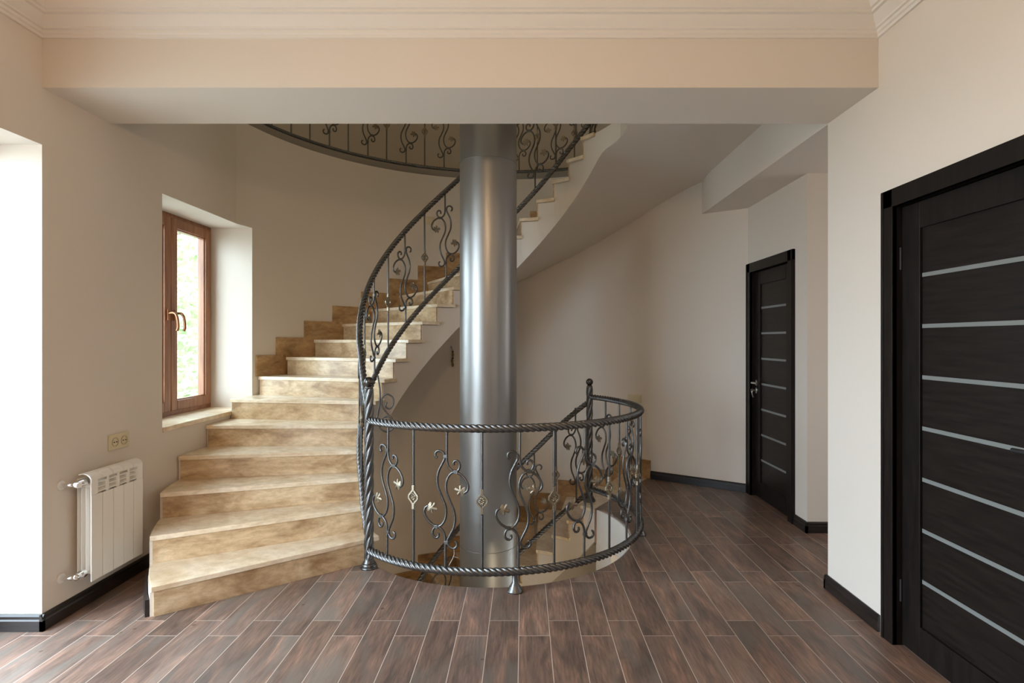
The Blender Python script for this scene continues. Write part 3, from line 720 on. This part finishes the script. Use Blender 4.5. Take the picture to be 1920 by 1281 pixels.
# ------------------------------------------------------------------ doors (faces look towards -X)
def door(idx, xw, y0, y1, label, handle_far, hz=1.007):
    """xw wall plane; y0..y1 outer edges of the casing"""
    root = empty('door_%d' % idx, (xw, (y0 + y1) / 2, 0), label, None, None, 'structure')
    ct = 0.022; cw = 0.082; top = 2.067
    fr = MB()
    for a, b_ in ((y0, y0 + cw), (y1 - cw, y1)):
        fr.box(xw - ct, xw + 0.002, a, b_, 0.001, top)
        fr.box(xw - ct - 0.004, xw - ct + 0.002, (a + 0.006) if a == y0 else (b_ - 0.022), (a + 0.022) if a == y0 else (b_ - 0.006), 0.001, top - 0.006)
    fr.box(xw - ct, xw + 0.002, y0, y1, top - cw, top)
    for a, b_ in ((y0 + cw - 0.012, y0 + cw), (y1 - cw, y1 - cw + 0.012)): fr.box(xw - ct + 0.004, xw + 0.12, a, b_, 0.001, top - cw + 0.01)
    fr.box(xw - ct + 0.004, xw + 0.12, y0 + cw - 0.01, y1 - cw + 0.01, top - cw, top - cw + 0.012)
    at(fr.build('door_frame', M_DARK, bevel=0.002), root)
    l0, l1 = y0 + cw + 0.003, y1 - cw - 0.003; xl = xw + 0.022; lt = top - cw - 0.004
    st = 0.115
    lf = MB()
    lf.box(xl, xl + 0.04, l0, l0 + st, 0.008, lt); lf.box(xl, xl + 0.04, l1 - st, l1, 0.008, lt)
    lf.box(xl, xl + 0.04, l0 + st, l1 - st, lt - 0.115, lt); lf.box(xl, xl + 0.04, l0 + st, l1 - st, 0.008, 0.14)
    lo = at(lf.build('door_leaf', M_DARK, bevel=0.0025), root)
    zs = [0.338 + 0.2208 * i for i in range(7)]
    edges = [0.14] + [z for z in zs] + [lt - 0.115]
    pn = MB()
    for i in range(8):
        a = edges[i] + (0.0085 if i else 0); b_ = edges[i + 1] - (0.0085 if i < 7 else 0)
        pn.box(xl + 0.012, xl + 0.034, l0 + st - 0.004, l1 - st + 0.004, a, b_)
    at(pn.build('door_panel', M_DARKP), root)
    for z in zs:
        g = MB().box(xl + 0.011, xl + 0.03, l0 + st - 0.003, l1 - st + 0.003, z - 0.0085, z + 0.0085).build('glass_strip', M_STRIP); at(g, root)
    hy = (l1 - 0.05) if handle_far else (l0 + 0.05); sg = -1 if handle_far else 1
    h = MB()
    def rose(z):
        v = []
        n = 20
        for x_, r in ((xl, 0.026), (xl - 0.008, 0.026), (xl - 0.010, 0.022)):
            for i in range(n): v.append((x_, hy + r * math.cos(2 * PI * i / n), z + r * math.sin(2 * PI * i / n)))
        f_ = [(j * n + i, j * n + (i + 1) % n, (j + 1) * n + (i + 1) % n, (j + 1) * n + i) for j in range(2) for i in range(n)] + [tuple(range(2 * n, 3 * n))]
        h.add(v, f_)
    rose(hz)
    h.sweep(catmull([(xl, hy, hz), (xl - 0.035, hy, hz), (xl - 0.05, hy + sg * 0.012, hz), (xl - 0.052, hy + sg * 0.05, hz + 0.002), (xl - 0.05, hy + sg * 0.125, hz)], 0.006), 0.0085, 12)
    hh = at(h.build('door_handle', M_STEEL if handle_far else M_RUBBER, smooth=True, angle=50), root)
    h = MB(); rose(hz - 0.068)
    h.sweep([(xl - 0.008, hy, hz - 0.068), (xl - 0.03, hy, hz - 0.068)], 0.007, 10)
    if handle_far:
        h.sweep(catmull([(xl - 0.03, hy, hz - 0.066), (xl - 0.042, hy, hz - 0.078), (xl - 0.04, hy, hz - 0.1), (xl - 0.03, hy, hz - 0.128)], 0.006), 0.006, 8)
        h.box(xl - 0.052, xl - 0.03, hy - 0.002, hy + 0.002, hz - 0.082, hz - 0.054)
    at(h.build('lock', M_STEEL, smooth=True, angle=50), root)
    hg = MB()
    for z in (0.25, 1.75):
        yy = l0 - 0.002 if handle_far else l1 + 0.002
        hg.sweep([(xl - 0.004, yy, z - 0.05), (xl - 0.004, yy, z), (xl - 0.004, yy, z + 0.05)], 0.0055, 10)
    at(hg.build('hinge', M_RUBBER, smooth=True), root)
    return root
door(1, XR, 1.675, 2.660, 'large near dark door with horizontal glass strips on the right wall', False)
door(2, 2.034, 4.268, 5.160, 'far dark door with horizontal glass strips and a key in the lock', True)

# ------------------------------------------------------------------ stair window
wr = empty('window_1', (-2.60, 4.165, 0.83), 'brown framed double casement window in the deep opening above the sill', None, None, 'structure')
XF = -2.575
def frame(mb, x0, x1, y0, y1, z0, z1, t, tb=None):
    tb = tb or t
    mb.box(x0, x1, y0, y0 + t, z0, z1); mb.box(x0, x1, y1 - t, y1, z0, z1); mb.box(x0, x1, y0 + t, y1 - t, z0, z0 + tb); mb.box(x0, x1, y0 + t, y1 - t, z1 - t, z1)
m = MB(); frame(m, XF - 0.08, XF - 0.018, 3.608, 4.723, 0.828, 2.314, 0.062); at(m.build('window_frame', M_OAK, bevel=0.003), wr)
for y0, y1, hs in ((3.645, 4.158, 1), (4.164, 4.690, -1)):
    m = MB(); frame(m, XF - 0.07, XF, y0, y1, 0.862, 2.282, 0.072)
    frame(m, XF - 0.055, XF - 0.012, y0 + 0.068, y1 - 0.068, 0.930, 2.214, 0.014)
    sh = at(m.build('sash', M_OAK, bevel=0.004), wr)
    g = MB().box(XF - 0.045, XF - 0.025, y0 + 0.07, y1 - 0.07, 0.932, 2.212).build('window_pane', M_GLASS); at(g, wr)
    hy = (y1 - 0.038) if hs == 1 else (y0 + 0.038)
    h = MB(); h.box(XF - 0.002, XF + 0.010, hy - 0.014, hy + 0.014, 1.525, 1.605)
    h.sweep(catmull([(XF, hy, 1.575), (XF + 0.04, hy, 1.580), (XF + 0.062, hy - 0.003, 1.565), (XF + 0.074, hy - 0.004, 1.53), (XF + 0.078, hy - 0.004, 1.475), (XF + 0.070, hy - 0.004, 1.45)], 0.006), 0.0095, 10)
    at(h.build('window_handle', M_BRONZE, smooth=True, angle=50), wr)
m = MB(); m.box(XF - 0.03, XL + 0.012, 3.6105, 4.535, 0.797, 0.829)
m.prism([(XF - 0.03, 4.535), (XL + 0.012, 4.535), (cur(4.60) + 0.0, 4.60), (cur(4.7) + 0.0, 4.719), (XF - 0.03, 4.719)], 0.797, 0.829)
at(m.build('window_sill', M_TREAD, bevel=0.003), wr)
# glazed doors left of the camera and rear window (outside the frame)
wr = empty('window_2', (-2.62, 1.8, 0.0), 'brown framed glazed door in the opening at the left edge', None, None, 'structure')
m = MB(); frame(m, -2.64, -2.58, 0.5, 2.71, 0.002, 2.312, 0.06); m.box(-2.64, -2.58, 1.57, 1.64, 0.06, 2.24); at(m.build('window_frame', M_OAK, bevel=0.003), wr)

# ------------------------------------------------------------------ radiator
rr = empty('radiator', (-2.23, 3.07, 0.155), 'white sectional radiator hung on the left wall above the skirting', 'radiator')
ry0 = 2.878; sw = 0.0785; xb, xf = -2.262, -2.185; z0r, z1r = 0.158, 0.708
for i in range(5):
    y0 = ry0 + sw * i + 0.002; y1 = ry0 + sw * (i + 1) - 0.002; ym = (y0 + y1) / 2
    m = MB()
    # front plate with slots beneath a rounded top, web and rear plate
    prof = [(xf - 0.004, z0r + 0.012), (xf, z0r), (xf, z1r - 0.055), (xf - 0.004, z1r - 0.052), (xf - 0.006, z0r + 0.012)]
    m.box(xf - 0.006, xf, y0, y1, z0r, z1r - 0.115)
    for k, (a, b_) in enumerate(((z1r - 0.115, z1r - 0.040),)):
        m.box(xf - 0.007, xf - 0.001, y0 if i == 0 else ym - 0.008, y1 if i == 4 else ym + 0.008, a, b_ + 0.006)
    # curved hood
    n = 8; P_ = []
    for j in range(n + 1):
        t = j / n; a = PI / 2 * t
        P_.append((xf - 0.045 + 0.045 * math.cos(a), z1r - 0.038 + 0.036 * math.sin(a)))
    P_.append((xb + 0.01, z1r - 0.006))
    P_2 = [(x - 0.005 if j < n else x, z - 0.005) for j, (x, z) in enumerate(P_)]
    loop = P_ + P_2[::-1]; k = len(loop)
    m.add([(x, y0, z) for x, z in loop] + [(x, y1, z) for x, z in loop], [tuple(range(k)), tuple(range(2 * k - 1, k - 1, -1))] + [(q, (q + 1) % k, k + (q + 1) % k, k + q) for q in range(k)])
    m.box(xb + 0.004, xf - 0.004, ym - 0.012, ym + 0.012, z0r + 0.03, z1r - 0.06)
    m.box(xb, xb + 0.005, y0 + 0.004, y1 - 0.004, z0r + 0.04, z1r - 0.03)
    for xx in (xb + 0.022, xb + 0.045): m.box(xx, xx + 0.004, y0 + 0.002, y1 - 0.002, z0r + 0.05, z1r - 0.075)
    sec = at(m.build('radiator_section', M_RAD, bevel=0.0015), rr)
    if i < 4:      # the louvred slot straddles the joint to the next section
        ya, yb = ym + 0.0075, ym + sw - 0.0075; g = MB()
        for z in (z1r - 0.104, z1r - 0.080, z1r - 0.056):
            vs = [(xf - 0.003, ya, z), (xf - 0.003, yb, z), (xf - 0.028, yb, z + 0.014), (xf - 0.028, ya, z + 0.014)]
            g.add(vs + [(a, b_, c_ - 0.004) for a, b_, c_ in vs], [(0, 1, 2, 3), (7, 6, 5, 4), (0, 4, 5, 1), (1, 5, 6, 2), (2, 6, 7, 3), (3, 7, 4, 0)])
        go = g.build('louvre', M_RAD); go.parent = sec
for z in (z1r - 0.045, z0r + 0.045):
    m = MB(); xm = -2.225
    m.sweep([(xm, ry0 + 0.003, z), (xm, ry0 - 0.018, z)], 0.021, 8)
    m.sweep([(xm, ry0 - 0.016, z), (xm, ry0 - 0.045, z)], 0.013, 14)
    m.sweep(catmull([(xm, ry0 - 0.035, z), (xm - 0.008, ry0 - 0.055, z), (xm - 0.03, ry0 - 0.06, z), (XL + 0.004, ry0 - 0.06, z)], 0.006), 0.010, 14)
    m.sphere((xm, ry0 - 0.048, z), 0.0175, 16, 10)
    at(m.build('valve', M_CHROME, smooth=True, angle=45), rr)
    m = MB(); m.sweep([(XL + 0.001, ry0 - 0.06, z), (XL + 0.006, ry0 - 0.06, z)], 0.024, 20)
    m.sweep([(xm, ry0 - 0.050, z), (xm + 0.028, ry0 - 0.062, z)], 0.013, 14) if z > 0.4 else None
    at(m.build('valve_cap', M_RAD, smooth=True, angle=45), rr)

# ------------------------------------------------------------------ sockets
def plate(name, loc, rotz, w_, h_, gangs, label, cat, wells=True):
    root = empty(name, loc, label, cat); root.rotation_euler = (0, 0, rotz)
    # local: x along wall, -y towards the room
    m = MB().box(-w_ / 2, w_ / 2, -0.010, -0.0005, -h_ / 2, h_ / 2).build('cover_plate', M_PLATE, bevel=0.003); m.parent = root
    for i in range(gangs):
        cx = (i - (gangs - 1) / 2) * 0.071
        if wells:
            n = 24; g = MB(); vs = []
            for (r, y) in ((0.026, -0.0102), (0.026, -0.0135), (0.0215, -0.0135), (0.0195, -0.0045)):
                for k in range(n): vs.append((cx + r * math.cos(2 * PI * k / n), y, r * math.sin(2 * PI * k / n)))
            fs = [(j * n + k, j * n + (k + 1) % n, (j + 1) * n + (k + 1) % n, (j + 1) * n + k) for j in range(3) for k in range(n)] + [tuple(range(3 * n, 4 * n))]
            g.add(vs, fs)
            o = g.build('socket_well', M_PLATED, smooth=True, angle=40); o.parent = root
            h = MB()
            for sx in (-0.0095, 0.0095): h.sweep([(cx + sx, -0.0150, 0), (cx + sx, -0.004, 0)], 0.0028, 8)
            p = h.build('contact_hole', M_RUBBER); p.parent = o
        else:
            g = MB(); g.box(cx - 0.030, cx + 0.030, -0.0145, -0.009, -0.032, 0.032)
            o = g.build('rocker', M_PLATE, bevel=0.003); o.parent = root
    return root
plate('socket', (XL, 3.217, 0.812), -PI / 2 + PI, 0.158, 0.086, 2, 'cream double socket on the left wall above the radiator', 'socket')
def on_curve(px, z):
    u = (px - 982) / 1068.0
    A = u * u + 1; B = -2 * CY - 2 * u * CX; C = CY * CY + CX * CX - RW * RW
    d = (-B + math.sqrt(B * B - 4 * A * C)) / (2 * A); return (u * d, d, z)
p = on_curve(1190, 0.786); ang = math.atan2(p[1] - CY, p[0] - CX)
plate('switch', p, ang - PI / 2, 0.152, 0.086, 2, 'cream double switch plate on the curved wall behind the balustrade', 'switch', False)
p = on_curve(806, 2.665); ang = math.atan2(p[1] - CY, p[0] - CX)
plate('switch', p, ang - PI / 2, 0.086, 0.086, 1, 'small cream switch plate high on the stair wall behind the handrail', 'switch', False)
p = on_curve(847.5, 1.18); ang = math.atan2(p[1] - CY, p[0] - CX)
hk = empty('hanging_ornament', p, 'small dark and olive ornament hanging on the wall left of the column', 'ornament'); hk.rotation_euler = (0, 0, ang - PI / 2)
m = MB(); m.sphere((-0.01, -0.008, 0.13), 0.008, 8, 6); m.sweep([(-0.01, -0.008, 0.13), (0.003, -0.007, 0.10), (0.004, -0.007, 0.02), (0.0, -0.007, -0.05)], 0.003, 6); m.build('cord', M_WIRE, hk)
m = MB(); m.sphere((0.008, -0.014, 0.045), 0.013, 10, 8, 1.9); m.sphere((0.0, -0.014, -0.02), 0.015, 10, 8, 1.6); m.sphere((0.006, -0.014, -0.065), 0.014, 10, 8, 1.5)
m.build('bead', mat('olive_bead', (0.20, 0.15, 0.05), 0.5), hk, smooth='all')
m = MB(); m.sphere((0.006, -0.014, 0.078), 0.010, 8, 6); m.sphere((0.007, -0.014, 0.008), 0.010, 8, 6); m.build('dark_bead', M_RUBBER, hk, smooth='all')

# ------------------------------------------------------------------ outside the window
tag(MB().box(-40, -2.9, -20, 40, -0.6, -0.5).build('ground', M_GRASS), kind='structure', label='garden ground outside the windows')
hs = empty('neighbouring_house', (-7.0, 10.5, -0.5), 'bright white rendered house outside the stair window', 'building')
m = MB(); m.box(-9, -4.6, 8.45, 14, -0.5, 2.95); at(m.build('wall', M_HOUSE), hs)
m = MB(); m.prism([(-9.1, 8.43), (-4.4, 8.43), (-4.4, 14.3), (-9.1, 14.3)], 2.95, 3.08); at(m.build('roof', M_BARK), hs)
tr = empty('tree', (-5.0, 7.6, -0.5), 'leafy green tree outside the stair window', 'tree')
m = MB()
for i in range(3200):
    a = random.uniform(0, 2 * PI); b_ = math.acos(random.uniform(-1, 1)); r = random.random() ** 0.4
    c = Vector((-5.0 + 0.85 * r * math.sin(b_) * math.cos(a), 7.58 + 0.75 * r * math.sin(b_) * math.sin(a), 1.55 + 1.75 * r * math.cos(b_)))
    s_ = random.uniform(0.04, 0.075)
    d1 = Vector((random.uniform(-1, 1), random.uniform(-1, 1), random.uniform(-1, 1))).normalized(); d2 = d1.orthogonal().normalized()
    m.add([c - d1 * s_, c + d2 * s_ * 0.5, c + d1 * s_, c - d2 * s_ * 0.5], [(0, 1, 2, 3)])
at(m.build('foliage', M_LEAF), tr)
m = MB()
m.sweep(catmull([(-5.0, 7.55, -0.5), (-5.05, 7.5, 1.0), (-4.98, 7.55, 2.4), (-5.0, 7.6, 2.9)], 0.2), 0.07, 10, taper=lambda t: 1.1 - 0.8 * t)
at(m.build('trunk', M_BARK, smooth=True), tr)
